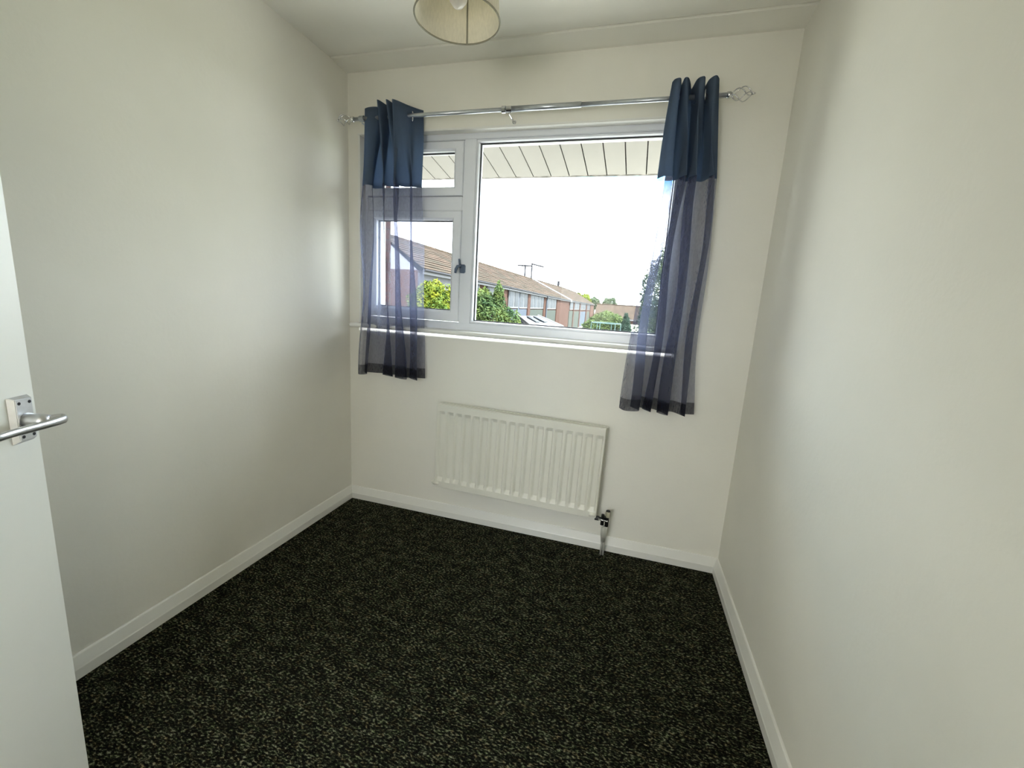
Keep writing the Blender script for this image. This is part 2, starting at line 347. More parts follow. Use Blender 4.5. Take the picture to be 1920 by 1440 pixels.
# ---------------------------------------------------------------- curtains
def catmull(P, n):
    out = []
    for i in range(len(P)-1):
        p0, p1, p2, p3 = P[max(i-1, 0)], P[i], P[i+1], P[min(i+2, len(P)-1)]
        for k in range(n):
            t = k/n
            out.append(tuple(.5*((2*b)+(-a+c)*t+(2*a-5*b+4*c-d)*t*t+(-a+3*b-3*c+d)*t**3) for a, b, c, d in zip(p0, p1, p2, p3)))
    out.append(tuple(P[-1])); return out
def curtain(top, bot, zt, zb, zband, label, eyes, seed, mid=None):
    root = empty('curtain', (sum(p[0] for p in top)/len(top), -.09, zb)); tag(root, label, 'curtain', 'eyelet curtains on the pole')
    N = 10; T = catmull(top, N); B = catmull(bot, N); Mi = catmull(mid, N) if mid else None
    rnd = random.Random(seed); ph = [rnd.uniform(0, 6.28) for _ in range(6)]
    def pt(i, z):
        t = max(0., min(1., (zt-z)/(zt-zb))); u = i/(len(T)-1)
        e = t**.9
        if Mi:
            if t < .27: f = t/.27; x = T[i][0]*(1-f)+Mi[i][0]*f; y = T[i][1]*(1-f)+Mi[i][1]*f
            else: f = (t-.27)/.73; x = Mi[i][0]*(1-f)+B[i][0]*f; y = Mi[i][1]*(1-f)+B[i][1]*f
        else: x = T[i][0]*(1-e)+B[i][0]*e; y = T[i][1]*(1-e)+B[i][1]*e
        w = min(1, t*3)
        x += w*.006*math.sin(7*u+9*t+ph[0])+w*.004*math.sin(17*u-13*t+ph[1]); y += w*.007*math.sin(11*u+7*t+ph[2])+w*.004*math.sin(23*u+15*t+ph[3])
        z2 = z+.004*math.sin(9*u+ph[4])*(1 if z < 1 else 0)
        return (x, min(y, -.012), z2)
    def strip(z0, z1, rows, off=0.):
        bm = bmesh.new(); g = [[bm.verts.new(pt(i, z0+(z1-z0)*r/rows)) for i in range(len(T))] for r in range(rows+1)]
        for a, b in zip(g, g[1:]):
            for k in range(len(T)-1): bm.faces.new((a[k], a[k+1], b[k+1], b[k]))
        return bm
    def solid(o, th):
        md = o.modifiers.new('thickness', 'SOLIDIFY'); md.thickness = th; md.offset = 0; return o
    hb = reparent(link('header_band', strip(zt, zband, 14), band_m, smooth=True), root); solid(hb, .0016)
    sp = reparent(link('sheer_panel', strip(zband, zb+.055, 44), sheer_m, smooth=True), root)
    hm = reparent(link('hem', strip(zb+.055, zb, 4), hem_m, smooth=True), root)
    for (ex, ey, ax) in eyes:
        bm = bmesh.new(); torus(bm, (ex, ey, PZ), .0235, .0038, ax)
        reparent(link('eyelet', bm, chrome, smooth=True), root)
    return root
LT = [(.165, -.085), (.20, -.098), (.247, -.092), (.262, -.04), (.283, -.15), (.297, -.157), (.312, -.06), (.332, -.154), (.345, -.15), (.350, -.06), (.366, -.155), (.385, -.145), (.412, -.09), (.438, -.05), (.462, -.022)]
LM = [(.150, -.08), (.185, -.105), (.212, -.08), (.185, -.04), (.255, -.05), (.310, -.14), (.272, -.09), (.335, -.05), (.345, -.08), (.385, -.15), (.345, -.09), (.40, -.05), (.445, -.10), (.42, -.06), (.474, -.03)]
LB = [(.104, -.062), (.15, -.11), (.176, -.07), (.13, -.03), (.20, -.035), (.255, -.05), (.35, -.11), (.262, -.07), (.36, -.03), (.43, -.11), (.345, -.07), (.44, -.03), (.505, -.10), (.43, -.06), (.515, -.04)]
curtain(LT, LB, 2.178, .812, 1.81, 'dark grey left curtain, gathered by the left wall with a sheer lower part', [(.425, -.072, (.75, .66, 0)), (.355, PY, (1, .15, 0)), (.322, PY, (1, -.15, 0)), (.28, PY, (1, .2, 0))], 3, LM)
RT = [(1.642, -.12), (1.652, -.145), (1.672, -.148), (1.679, -.09), (1.688, -.148), (1.702, -.145), (1.713, -.10), (1.722, -.05), (1.735, -.125), (1.750, -.148), (1.764, -.14), (1.772, -.06), (1.782, -.12), (1.803, -.15), (1.818, -.12)]
RMd = [(1.622, -.10), (1.650, -.14), (1.685, -.13), (1.655, -.07), (1.70, -.07), (1.735, -.14), (1.708, -.09), (1.75, -.05), (1.788, -.145), (1.757, -.10), (1.80, -.05), (1.82, -.06), (1.850, -.14), (1.832, -.10), (1.864, -.08)]
RB = [(1.572, -.09), (1.60, -.14), (1.655, -.12), (1.61, -.06), (1.665, -.07), (1.715, -.135), (1.68, -.07), (1.73, -.05), (1.79, -.14), (1.745, -.09), (1.80, -.05), (1.825, -.06), (1.862, -.13), (1.838, -.09), (1.898, -.07)]
curtain(RT, RB, 2.178, .797, 1.815, 'blue-grey right curtain, hanging over the right edge of the window, sheer lower part', [(1.662, PY, (1, .2, 0)), (1.695, PY, (1, -.2, 0)), (1.74, PY, (1, .2, 0)), (1.778, PY, (1, -.2, 0)), (1.806, PY, (1, .2, 0))], 5, RMd)

# ---------------------------------------------------------------- radiator
rad = empty('radiator', (1.068, -.06, .2)); tag(rad, 'white ribbed panel radiator on the wall below the window', 'radiator')
RX0, RX1, RZ0, RZ1 = .614, 1.520, .212, .690
TILT = R_(.85)
def tlt(bm):
    bmesh.ops.rotate(bm, verts=bm.verts, cent=Vector((1.068, 0, .45)), matrix=Matrix.Rotation(TILT, 3, 'Y')); return bm
def rp(name, bm, m, **k): return reparent(link(name, tlt(bm), m, **k), rad)
def ribbed(y, s, depth=.013):
    """pressed steel panel: 18 soft vertical channels; s=-1 faces the room"""
    bm = bmesh.new(); n = 18; px = (RX1-RX0-.012)/n; xs = [RX0, RX0+.003]; 
    for k in range(n):
        for q in (0.08, .2, .32, .42, .62, .72, .80, .86, .93): xs.append(RX0+.006+(k+q)*px)
    xs += [RX1-.003, RX1]
    zs = [RZ0, RZ0+.003, RZ0+.036, RZ0+.044, RZ0+.052, RZ0+.060, RZ1-.060, RZ1-.052, RZ1-.045, RZ1-.038, RZ1-.003, RZ1]
    def dep(x, z):
        u = ((x-RX0-.006)/px) % 1; fx = 0
        if RX0+.006 < x < RX1-.006:
            fx = min(1, max(0, (u-.08)/.34)); fx = fx*fx*(3-2*fx)
            if u > .80: fx = max(0, 1-(u-.80)/.13)
        fz = min(1, max(0, (z-RZ0-.036)/.024), max(0, (RZ1-.038-z)/.022))
        e = .004 if (x in (RX0, RX1) or z in (RZ0, RZ1)) else 0
        return depth*fx*fz+e
    g = [[bm.verts.new((x, y-s*dep(x, z)*1, z)) for x in xs] for z in zs]
    for a, b in zip(g, g[1:]):
        for k in range(len(xs)-1): bm.faces.new((a[k], a[k+1], b[k+1], b[k]))
    # turned-back edge
    back = y-s*.012
    ring = [g[0][k] for k in range(len(xs))]+[g[j][-1] for j in range(1, len(zs))]+[g[-1][k] for k in range(len(xs)-2, -1, -1)]+[g[j][0] for j in range(len(zs)-2, 0, -1)]
    rb = [bm.verts.new((v.co.x, back, v.co.z)) for v in ring]; n2 = len(ring)
    for k in range(n2): bm.faces.new((ring[k], ring[(k+1) % n2], rb[(k+1) % n2], rb[k]))
    bm.faces.new(rb)
    return bm
rp('front_panel', ribbed(-.098, -1), rad_m, smooth=False)
bm = bx(RX0+.004, RX1+.005, -.048, -.030, RZ0-.004, RZ1-.004); rp('rear_panel', bm, rad_m, bevel=.003)
bm = bmesh.new()
for k in range(45):
    x = RX0+.03+k*.0192; box(bm, x, x+.0012, -.085, -.041, RZ0+.04, RZ1-.03)
rp('convector_fins', bm, rad_m)['kind'] = 'stuff'
bm = bmesh.new(); tube(bm, [(RX0+.03, -.090, RZ0+.022), (RX0-.006, -.090, RZ0+.022)], .0105, 14); tube(bm, [(RX0-.006, -.090, RZ0+.022), (RX0-.014, -.090, RZ0+.022)], .006, 6); rp('end_plug', bm, rad_m, smooth=False)
for x in (RX0+.018, RX1-.018):      # raised tapping bosses low in the front corners
    bm = bmesh.new(); tube(bm, [(x-.018, -.098, RZ0+.022), (x+.012, -.098, RZ0+.024)], [.011, .009], 12); rp('tapping_boss', bm, rad_m, smooth=True)
for x in (.78, 1.36):
    rp('wall_bracket', bx(x, x+.03, -.032, -.0005, RZ0+.05, RZ1-.08), rad_m)
# twin-entry valve and its two small-bore pipes
vz = .213
bm = bmesh.new(); tube(bm, [(1.510, -.088, vz-.003), (1.532, -.088, vz-.003)], .0115, 6); tube(bm, [(1.528, -.088, vz-.003), (1.572, -.088, vz-.004)], .0085, 12)
tube(bm, [(1.549, -.088, vz+.008), (1.549, -.088, vz+.022)], .008, 10)
tube(bm, [(1.549, -.092, vz), (1.549, -.092, vz-.032)], [.009, .010], 6); tube(bm, [(1.571, -.092, vz+.008), (1.571, -.092, vz-.036)], [.011, .010], 6)
box(bm, 1.545, 1.578, -.10, -.076, vz-.010, vz+.012)
vb = reparent(link('valve_body', bm, valve_m), rad)
bm = bmesh.new(); tube(bm, [(1.528, -.103, vz), (1.572, -.103, vz-.004)], .0045, 10); tube(bm, [(1.570, -.103, vz-.004), (1.576, -.104, vz-.004)], .006, 10); s = link('spindle', bm, chrome, smooth=True); s.parent = vb; s.matrix_parent_inverse = Matrix.Translation(rad.location).inverted(); s.matrix_parent_inverse = Matrix.Identity(4)
bm = bmesh.new(); tube(bm, [(1.573, -.09, vz+.010), (1.573, -.09, vz+.020), (1.573, -.09, vz+.044)], [.007, .0115, .0115], 16); cp = reparent(link('valve_cap', bm, cap_m, smooth=False), rad)
bm = bmesh.new(); tube(bm, [(1.573, -.09, vz+.0442), (1.573, -.09, vz+.049)], [.0113, .0095], 16); t = link('cap_top', bm, valve_m); t.parent = cp
for x0, x1 in ((1.549, 1.556), (1.571, 1.568)):
    bm = bmesh.new(); tube(bm, [(x0, -.092, vz-.034), (x0+.001, -.09, .14), (x1, -.075, .07), (x1, -.062, .0)], .0052, 10); reparent(link('pipe', bm, pipe_m, smooth=True), rad)
bm = bmesh.new(); tube(bm, [(1.560, -.0915, vz-.04), (1.5605, -.089, .13), (1.5615, -.078, .085)], [.013, .0135, .010], 14); reparent(link('pipe_sleeve', bm, mat('grey_pipe_sleeve', (.5, .49, .43), .6, noise=.15), smooth=True), rad)

# ---------------------------------------------------------------- pendant light
LX, LY, LZ = .985, -.785, 2.10
lamp = empty('pendant_light', (LX, LY, LZ)); tag(lamp, 'cream fabric drum shade pendant hanging from the ceiling, unlit', 'ceiling light')
RB0, RT0, SH = .131, .112, .17
def lp(name, bm, m, **k): return reparent(link(name, bm, m, **k), lamp)
bm = bmesh.new(); lathe(bm, [(RB0, 0), (RT0, SH), (RT0-.0012, SH), (RB0-.0012, 0)], (LX, LY, LZ), 64, True); sh = lp('lamp_shade', bm, shade_m, smooth=True)
bm = bmesh.new(); torus(bm, (LX, LY, LZ), RB0-.0005, .0026, (0, 0, 1), 64, 8); q = link('rim', bm, rim_m, smooth=True); q.parent = sh; q.matrix_parent_inverse = Matrix.Identity(4)
bm = bmesh.new(); torus(bm, (LX, LY, LZ+SH), RT0-.0005, .0022, (0, 0, 1), 64, 8); q = link('rim', bm, rim_m, smooth=True); q.parent = sh
bm = bmesh.new(); a0 = math.atan2(.97, -.16)      # glued seam of the fabric, on the window side
hexa(bm, [(LX+r*math.cos(a0+d), LY+r*math.sin(a0+d), LZ+z) for z, rr in ((.001, RB0), (SH-.001, RT0)) for r, d in ((rr-.0012, -.022), (rr-.0012, .022), (rr-.003, .022), (rr-.003, -.022))])
q = link('seam', bm, rim_m); q.parent = sh
bm = bmesh.new()
for k in range(3):
    a = k*2.094+.5; tube(bm, [(LX+.02*math.cos(a), LY+.02*math.sin(a), LZ+.12), (LX+RT0*math.cos(a), LY+RT0*math.sin(a), LZ+SH-.002)], .0017, 6)
torus(bm, (LX, LY, LZ+.12), .02, .0018, (0, 0, 1), 20, 6); lp('spider_ring', bm, satin)
bm = bmesh.new(); lathe(bm, [(.001, .17), (.008, .17), (.017, .155), (.0175, .105), (.014, .095), (.001, .095)], (LX, LY, LZ), 20); lp('lamp_holder', bm, cord_m, smooth=True)
bm = bmesh.new(); lathe(bm, [(.001, .03), (.015, .034), (.027, .05), (.029, .062), (.023, .08), (.014, .098), (.001, .10)], (LX, LY, LZ), 24); lp('bulb', bm, mat('opal_bulb', (.8, .76, .7), .3, noise=.03), smooth=True)
lp('cord', tb([(LX, LY, LZ+.165), (LX, LY, H-.02)], .003, 8), cord_m)
bm = bmesh.new(); lathe(bm, [(.001, H-LZ-.028), (.02, H-LZ-.027), (.038, H-LZ-.01), (.04, H-LZ), (.001, H-LZ)], (LX, LY, LZ), 28); lp('ceiling_rose', bm, cord_m, smooth=True)

# ---------------------------------------------------------------- door (opened into the room, seen at the left edge)
Hg = Vector((.760, YB+.002, 0)); Ed = Vector((.442, -1.614, 0)); dv = (Ed-Hg); DW = dv.length; du = dv.normalized(); dn = Vector((-du.y, du.x, 0))
if dn.dot(Vector((1, .5, 0))) < 0: dn = -dn
door = empty('door_1', Hg); struct(door)
def dpt(u, n, z): return tuple(Hg+du*u+dn*n+Vector((0, 0, z)))
def dbox(bm, u0, u1, n0, n1, z0, z1):
    hexa(bm, [dpt(u, n, z) for z in (z0, z1) for u, n in ((u0, n0), (u1, n0), (u1, n1), (u0, n1))])
bm = bmesh.new(); dbox(bm, .0, DW, -.036, 0, .012, 1.975); reparent(link('door_leaf', bm, door_m, bevel=.0015), door)
# lever furniture: square-ish backplate, four screws, loop lever
hz, hu = .972, DW-.036
bm = bmesh.new()
hexa(bm, [dpt(hu+a, 0, hz+b) for a, b in ((-.024, -.052), (.021, -.052), (.021, .044), (-.024, .044))]+[dpt(hu+a, .011, hz+b) for a, b in ((-.018, -.044), (.017, -.044), (.017, .039), (-.018, .039))])
plate = reparent(link('handle_plate', bm, alu, bevel=.0012), door)
for a, b in ((-.011, .031), (.011, .031), (-.011, -.037), (.011, -.037)):
    bm = bmesh.new(); tube(bm, [dpt(hu+a, .0105, hz+b), dpt(hu+a, .0115, hz+b)], .0032, 12); q = link('screw', bm, alu_dark); q.parent = plate
LVA = hz-.006
bm = bmesh.new(); tube(bm, [dpt(hu+.001, .008, LVA), dpt(hu+.001, .020, LVA), dpt(hu+.001, .036, LVA), dpt(hu+.002, .048, LVA)], [.016, .0145, .0135, .012], 20); neck = reparent(link('handle_neck', bm, alu, smooth=True), door)
bm = bmesh.new()      # flattened lever: bulges past the door edge, then sweeps back to the hinge side
cen = [(.004, .044), (.016, .049), (.023, .057), (.014, .065), (-.01, .066), (-.04, .062), (-.075, .057), (-.115, .056)]
cs = catmull(cen, 6); rings = []
for i, (u, n) in enumerate(cs):
    a = cs[max(0, i-1)]; b = cs[min(len(cs)-1, i+1)]; tx, tn = b[0]-a[0], b[1]-a[1]; L = math.hypot(tx, tn) or 1; px_, pn_ = -tn/L, tx/L
    f = i/(len(cs)-1); w = .0052; hgt = .0095-.002*f
    if i in (0, len(cs)-1): w *= .6; hgt *= .6
    rings.append([bm.verts.new(dpt(hu+u+px_*w*math.cos(q), n+pn_*w*math.cos(q), LVA+hgt*math.sin(q))) for q in [2*math.pi*k/12 for k in range(12)]])
for A, B in zip(rings, rings[1:]):
    for k in range(12): bm.faces.new((A[k], A[(k+1) % 12], B[(k+1) % 12], B[k]))
bm.faces.new(rings[0]); bm.faces.new(rings[-1][::-1]); reparent(link('lever', bm, alu, smooth=True), door)

# ---------------------------------------------------------------- unseen glowing globe added behind the camera as fill light for the room
LP = Vector((1.15, YB-.80, 1.22))
ll = empty('landing_fill_light', LP); tag(ll, 'added fill-light globe, out of view on the landing beyond the doorway', 'ceiling light')
bm = bmesh.new(); lathe(bm, [(.001, -.15), (.06, -.137), (.106, -.106), (.137, -.06), (.15, 0), (.137, .06), (.106, .106), (.05, .141), (.001, .142)], LP, 32)
em = bpy.data.materials.new('fill_globe_glow'); em.use_nodes = True; eb = em.node_tree.nodes['Principled BSDF']; eb.inputs['Base Color'].default_value = (.8, .8, .8, 1)
eb.inputs['Emission Color'].default_value = (1, .96, .88, 1); eb.inputs['Emission Strength'].default_value = 24
reparent(link('globe', bm, em, smooth=True), ll)
reparent(link('flex', tb([LP+Vector((0, 0, .14)), (LP.x, LP.y, H)], .004, 8), cord_m), ll)

# ================================================================ OUTSIDE
# eaves soffit of this house: boards running out from the wall
so = empty('eaves_soffit', (1, .3, 2.2)); tag(so, 'cream plank soffit under the roof overhang just outside the window', 'soffit')
x = -1.6; k = 0
SZ0, SZ1, SY0, SY1 = 2.155, 2.075, .27, .745
while x < 4.2:
    bm = bmesh.new(); w = .1135
    prof = [(x+.003, .004), (x+w-.010, .004), (x+w-.008, .0), (x+w-.003, .0), (x+w, .004), (x+w, .012), (x+.003, .012)]
    A = [bm.verts.new((u, SY0, SZ0-.0+z-.012)) for u, z in [(a, -b+.012) for a, b in prof]]; B = [bm.verts.new((u, SY1-.012, SZ1+z-.012)) for u, z in [(a, -b+.012) for a, b in prof]]
    n = len(A)
    for j in range(n): bm.faces.new((A[j], A[(j+1) % n], B[(j+1) % n], B[j]))
    bm.faces.new(A[::-1]); bm.faces.new(B)
    reparent(link('plank', bm, soffit_m), so); x += w+.0035; k += 1
bm = bmesh.new(); box(bm, -1.6, 4.2, SY0, SY1, 2.16, 2.175); reparent(link('backing', bm, soffit_dirt), so)
bm = bmesh.new(); nseg = 160
top = []; 
for i in range(nseg+1):
    xx = -1.6+5.8*i/nseg; d = random.uniform(-.003, .003); top.append([bm.verts.new((xx, SY1-.018, SZ1-.012+d)), bm.verts.new((xx, SY1+.012, SZ1-.012+d*.3)), bm.verts.new((xx, SY1+.012, SZ1+.13)), bm.verts.new((xx, SY1-.018, SZ1+.13))])
for a, b in zip(top, top[1:]):
    for j in range(4): bm.faces.new((a[j], a[(j+1) % 4], b[(j+1) % 4], b[j]))
reparent(link('fascia', bm, soffit_dirt), so)

# party wall of bricks projecting just outside the left edge of the window
bw = empty('brick_wall', (-.4, .6, 0)); tag(bw, 'red brick wall seen through the left curtain at the window edge', 'wall')
BX1 = -.19
reparent(link('mortar_core', bx(-.9, BX1-.006, .28, .74, -2.7, 2.04), mortar), bw)
bmesh_face = None
me_b = None; z = .45; r_ = 0
while z < 1.96:
    y0 = .28-(r_ % 2)*.1125
    while y0 < .735:
        ya, yb = max(y0, .28), min(y0+.215, .735)
        if yb-ya > .03:
            bm = bx(-.3, BX1, ya+.002, yb-.004, z, z+.065)
            reparent(link('brick', bm, brick_red), bw)
        y0 += .225
    z += .075; r_ += 1

# ground
o = link('ground', bx(-80, 80, 9.0, 300, -2.9, -2.7), grass_m); struct(o)
struct(link('patio', bx(-12, 14, .28, 9.0, -2.9, -2.7), paving_m))
o = link('pavement', bx(-80, 80, -60, .28, -2.9, -2.7), paving_m); struct(o)
struct(link('lower_storey', bx(-.12, 2.35, YB-1.5, .27, -2.7, -.1), fbrick))

# ---- long terrace of houses running away on the left
def lerp_tab(tab, y):
    if y <= tab[0][0]: return tab[0][1]
    for (a, va), (b, vb_) in zip(tab, tab[1:]):
        if y <= b: return va+(vb_-va)*(y-a)/(b-a)
    return tab[-1][1]
EZ = [(-5, 2.5), (15, 2.45), (31, 2.36), (50, 2.17), (66, 2.09), (120, 1.97)]
RZt = [(-5, 4.33), (20, 4.33), (54, 4.40), (82, 4.6), (106, 4.49), (120, 3.6)]
def fx(y): return -7.9-.03*(y-14.7)
def rxx(y): return lerp_tab([(-5, -11.2), (20, -11.72), (28, -11.96), (54, -12.75), (82, -13.58), (106, -14.31), (130, -15)], y)
def ez(y): return lerp_tab(EZ, y)
def rz(y): return lerp_tab(RZt, y)
def roof(par, ye0, ye1, yr0, yr1, courses=12, segs=10, thick=.035):
    """overlapping tile courses from eave to ridge, each proud of the next"""
    bm = bmesh.new()
    for c in range(courses):
        f0, f1 = c/courses, (c+1.12)/courses
        f1 = min(1, f1)
        prev = None
        for s_ in range(segs+1):
            q = s_/segs; ye, yr = ye0+(ye1-ye0)*q, yr0+(yr1-yr0)*q
            E = Vector((fx(ye)+.32, ye, ez(ye)-.02)); Rr = Vector((rxx(yr), yr, rz(yr)))
            a = E.lerp(Rr, f0); b = E.lerp(Rr, f1); jit = random.uniform(-.008, .008)
            ring = [bm.verts.new(a+Vector((0, 0, thick+.03+jit))), bm.verts.new(b+Vector((0, 0, .03+jit))), bm.verts.new(b), bm.verts.new(a+Vector((0, 0, 0)))]
            if prev:
                for j in range(4): bm.faces.new((prev[j], prev[(j+1) % 4], ring[(j+1) % 4], ring[j]))
            else: bm.faces.new(ring)
            prev = ring
        bm.faces.new(prev[::-1])
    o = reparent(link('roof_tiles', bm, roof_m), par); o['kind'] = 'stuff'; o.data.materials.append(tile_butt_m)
    for p in o.data.polygons:      # lower edge of each course coloured dark as its shadow line
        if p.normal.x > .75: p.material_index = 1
    # rear slope
    bm = bmesh.new(); pr = None
    for s_ in range(segs+1):
        q = s_/segs; ye, yr = ye0+(ye1-ye0)*q, yr0+(yr1-yr0)*q
        A = Vector((rxx(yr), yr, rz(yr)+.03)); B = Vector((2*rxx(yr)-fx(ye), ye, ez(ye)))
        ring = [bm.verts.new(A), bm.verts.new(B), bm.verts.new(B-Vector((0, 0, .12))), bm.verts.new(A-Vector((0, 0, .12)))]
        if pr:
            for j in range(4): bm.faces.new((pr[j], pr[(j+1) % 4], ring[(j+1) % 4], ring[j]))
        pr = ring
    reparent(link('rear_roof', bm, roof_m), par)
    # ridge tiles: half-round pieces
    y = yr0; n = 0
    bm = bmesh.new()
    while y < yr1:
        y2 = min(yr1, y+.45); tube(bm, [(rxx(y), y, rz(y)+.02), (rxx(y2), y2-.02, rz(y2)+.02)], .09+.008*(n % 2), 8); y += .45; n += 1
    o = reparent(link('ridge_tiles', bm, roof_m), par); o['kind'] = 'stuff'
def wallslab(par, name, y0, y1, z0, z1, off, m, th=.12, top=None):
    """slab on the slanting front plane of the terrace"""
    bm = bmesh.new(); za0 = z1 if z1 is not None else ez(y0); za1 = z1 if z1 is not None else ez(y1)
    hexa(bm, [(fx(y0)+off-th, y0, z0), (fx(y1)+off-th, y1, z0), (fx(y1)+off, y1, z0), (fx(y0)+off, y0, z0),
              (fx(y0)+off-th, y0, za0), (fx(y1)+off-th, y1, za1), (fx(y1)+off, y1, za1), (fx(y0)+off, y0, za0)])
    return reparent(link(name, bm, m), par)
def house(name, ye0, ye1, yr0, yr1, label, wins, clads, piers, segs=12, gable=False):
    r = empty(name, (fx(ye0)-3, ye0, -2.7)); tag(r, label, 'house', 'terraced houses across the garden')
    bm = bmesh.new()
    hexa(bm, [(2*rxx(ye0)-fx(ye0)+.3, ye0, -2.7), (2*rxx(ye1)-fx(ye1)+.3, ye1, -2.7), (fx(ye1)-.08, ye1, -2.7), (fx(ye0)-.08, ye0, -2.7),
              (2*rxx(ye0)-fx(ye0)+.3, ye0, ez(ye0)-.1), (2*rxx(ye1)-fx(ye1)+.3, ye1, ez(ye1)-.1), (fx(ye1)-.08, ye1, ez(ye1)-.05), (fx(ye0)-.08, ye0, ez(ye0)-.05)])
    reparent(link('wall', bm, fbrick), r)
    roof(r, ye0, ye1, yr0, yr1, segs=segs)
    if gable:
        bm = bmesh.new(); v = [(fx(ye0)-.06, ye0+.1, ez(ye0)-.1), (rxx(yr0), yr0+.05, rz(yr0)-.06), (2*rxx(ye0)-fx(ye0)+.2, ye0+.1, ez(ye0)-.1)]
        A = [bm.verts.new(p) for p in v]; B = [bm.verts.new((p[0], p[1]+.15, p[2])) for p in v]; bm.faces.new(A); bm.faces.new(B[::-1])
        for k in range(3): bm.faces.new((A[k], A[(k+1) % 3], B[(k+1) % 3], B[k]))
        reparent(link('gable_wall', bm, render_m), r)
    # fascia and gutter
    bm = bmesh.new(); pr = None
    for s_ in range(segs+1):
        y = ye0+(ye1-ye0)*s_/segs; X, Z = fx(y)+.26, ez(y)
        ring = [bm.verts.new(p) for p in ((X, y, Z-.22), (X+.03, y, Z-.22), (X+.03, y, Z-.02), (X, y, Z-.02))]
        if pr:
            for j in range(4): bm.faces.new((pr[j], pr[(j+1) % 4], ring[(j+1) % 4], ring[j]))
        else: bm.faces.new(ring)
        pr = ring
    bm.faces.new(pr[::-1]); reparent(link('fascia', bm, fascia_m), r)
    bm = bmesh.new(); tube(bm, [(fx(y)+.34, y, ez(y)-.05) for y in [ye0+(ye1-ye0)*q/6 for q in range(7)]], .055, 8); reparent(link('gutter', bm, ant_m), r)
    for y0, y1, lights in wins:
        z0, z1 = .80-.004*(y0-30), ez(y0)-.16
        f = wallslab(r, 'window_frame', y0, y1, z0, z1, .04, wframe, .08)
        n = lights; dy = (y1-y0)/n
        for q in range(n):
            a, b = y0+q*dy+.14*max(1, dy/1.3), y0+(q+1)*dy-.14*max(1, dy/1.3)
            g = wallslab(r, 'pane', a, b, z0+.14, z1-.1, .062, wglass, .03); g.parent = f; g.matrix_parent_inverse = Matrix.Identity(4)
            g.matrix_parent_inverse = Matrix.Identity(4)
    for y0, y1, z0, z1, m in clads: wallslab(r, 'cladding', y0, y1, z0, z1, .0, m, .1)
    for y0, y1 in piers: wallslab(r, 'brick_pier', y0, y1, -2.7, None, .10, fbrick, .2)
    return r
# front terrace house: nearest ones, hidden low down by the shrubs
h1 = house('terraced_house', 15.2, 29.5, 18.0, 29.4, 'nearest terraced house, long ridged tile roof above the yellow shrub', [(21, 23.4, 2), (25, 27.5, 2)], [(15.4, 20, -2.7, 2.3, render_m)], [(28.6, 29.5)], gable=True)
h2 = house('terraced_house', 29.6, 65.5, 29.5, 54.4, 'middle terraced house with blue cladding, white windows and aerials on the ridge', [(30.4, 33.5, 2), (33.9, 36.9, 2), (37.9, 44.8, 4), (46.9, 53.4, 3)],
    [(30.2, 38.2, -1.6, .72, clad_b), (33.5, 33.9, .72, 2.1, clad_b), (38.2, 45, -1.4, .68, clad_g), (46.5, 53.6, -2, .6, clad_g)], [(36.9, 37.9), (44.8, 46.5), (53.6, 65.2)], 18)
h3 = house('terraced_house', 66.2, 116, 54.8, 105, 'farthest terraced house beyond the white sloping verge, row of small windows', [(67.5, 71.5, 2), (73, 81, 2), (83.5, 94, 2), (97, 105, 2)],
    [(67.2, 71.8, -2.7, .45, clad_g), (73, 81.5, -2.7, .35, clad_g), (83.5, 94.5, -2.7, .25, clad_b), (97, 105, -2.7, .2, clad_g)], [(71.8, 72.8), (81.5, 83), (94.8, 96.6), (106, 115.8)], 18)
# white verge between the two roofs
bm = bmesh.new(); A = Vector((rxx(54.6), 54.6, rz(54.6)+.16)); B = Vector((fx(65.8)+.42, 65.8, ez(65.8)+.1))
for p, q in ((A, B),):
    hexa(bm, [tuple(p+Vector((0, -.5, -.35))), tuple(q+Vector((0, -.5, -.35))), tuple(q+Vector((0, .5, -.35))), tuple(p+Vector((0, .5, -.35))), tuple(p+Vector((0, -.5, .0))), tuple(q+Vector((0, -.5, .0))), tuple(q+Vector((0, .5, .0))), tuple(p+Vector((0, .5, .0)))])
reparent(link('verge', bm, lead), h3)
bm = bmesh.new(); tube(bm, [(fx(45.6)+.36, 45.4, ez(45)-.1), (fx(45.6)+.2, 45.8, ez(45)-.5), (fx(45.6)+.2, 45.8, -2.7)], .07, 8); reparent(link('downpipe', bm, clad_b), h2)
# flue pipe on the far roof
yf = 77; bm = bmesh.new(); tube(bm, [(rxx(yf), yf, rz(yf)-.1), (rxx(yf), yf, rz(yf)+.75), (rxx(yf), yf, rz(yf)+.9)], [.22, .22, .30], 10); reparent(link('flue_pipe', bm, ant_m), h3)
# aerials on the ridge
def aerial(y, hgt, boom, label, dirv):
    a = empty('tv_aerial', (rxx(y), y, rz(y))); tag(a, label, 'aerial')
    X, Z = rxx(y), rz(y)
    reparent(link('mast', tb([(X, y, Z-.05), (X, y, Z+hgt)], .10, 6), ant_m), a)
    d = Vector(dirv).normalized(); c = Vector((X, y, Z+hgt-.1)); p0 = c+d*boom[0]; p1 = c+d*boom[1]
    reparent(link('boom', tb([p0, p1], .10, 6), ant_m), a)
    bm = bmesh.new(); s_ = d.cross(Vector((0, 0, 1))).normalized()
    for q in range(7):
        m_ = p0.lerp(p1, (q+.5)/7); tube(bm, [m_-s_*.35, m_+s_*.35], .03, 5)
    reparent(link('rods', bm, ant_m), a)['kind'] = 'stuff'
aerial(50.5, 1.45, (-.95, .9), 'left television aerial on the terrace ridge, level boom', (1, .15, 0))
aerial(54.2, 2.0, (-.1, 1.6), 'right taller television aerial on the terrace ridge, boom tilting down', (1, .1, -.2))

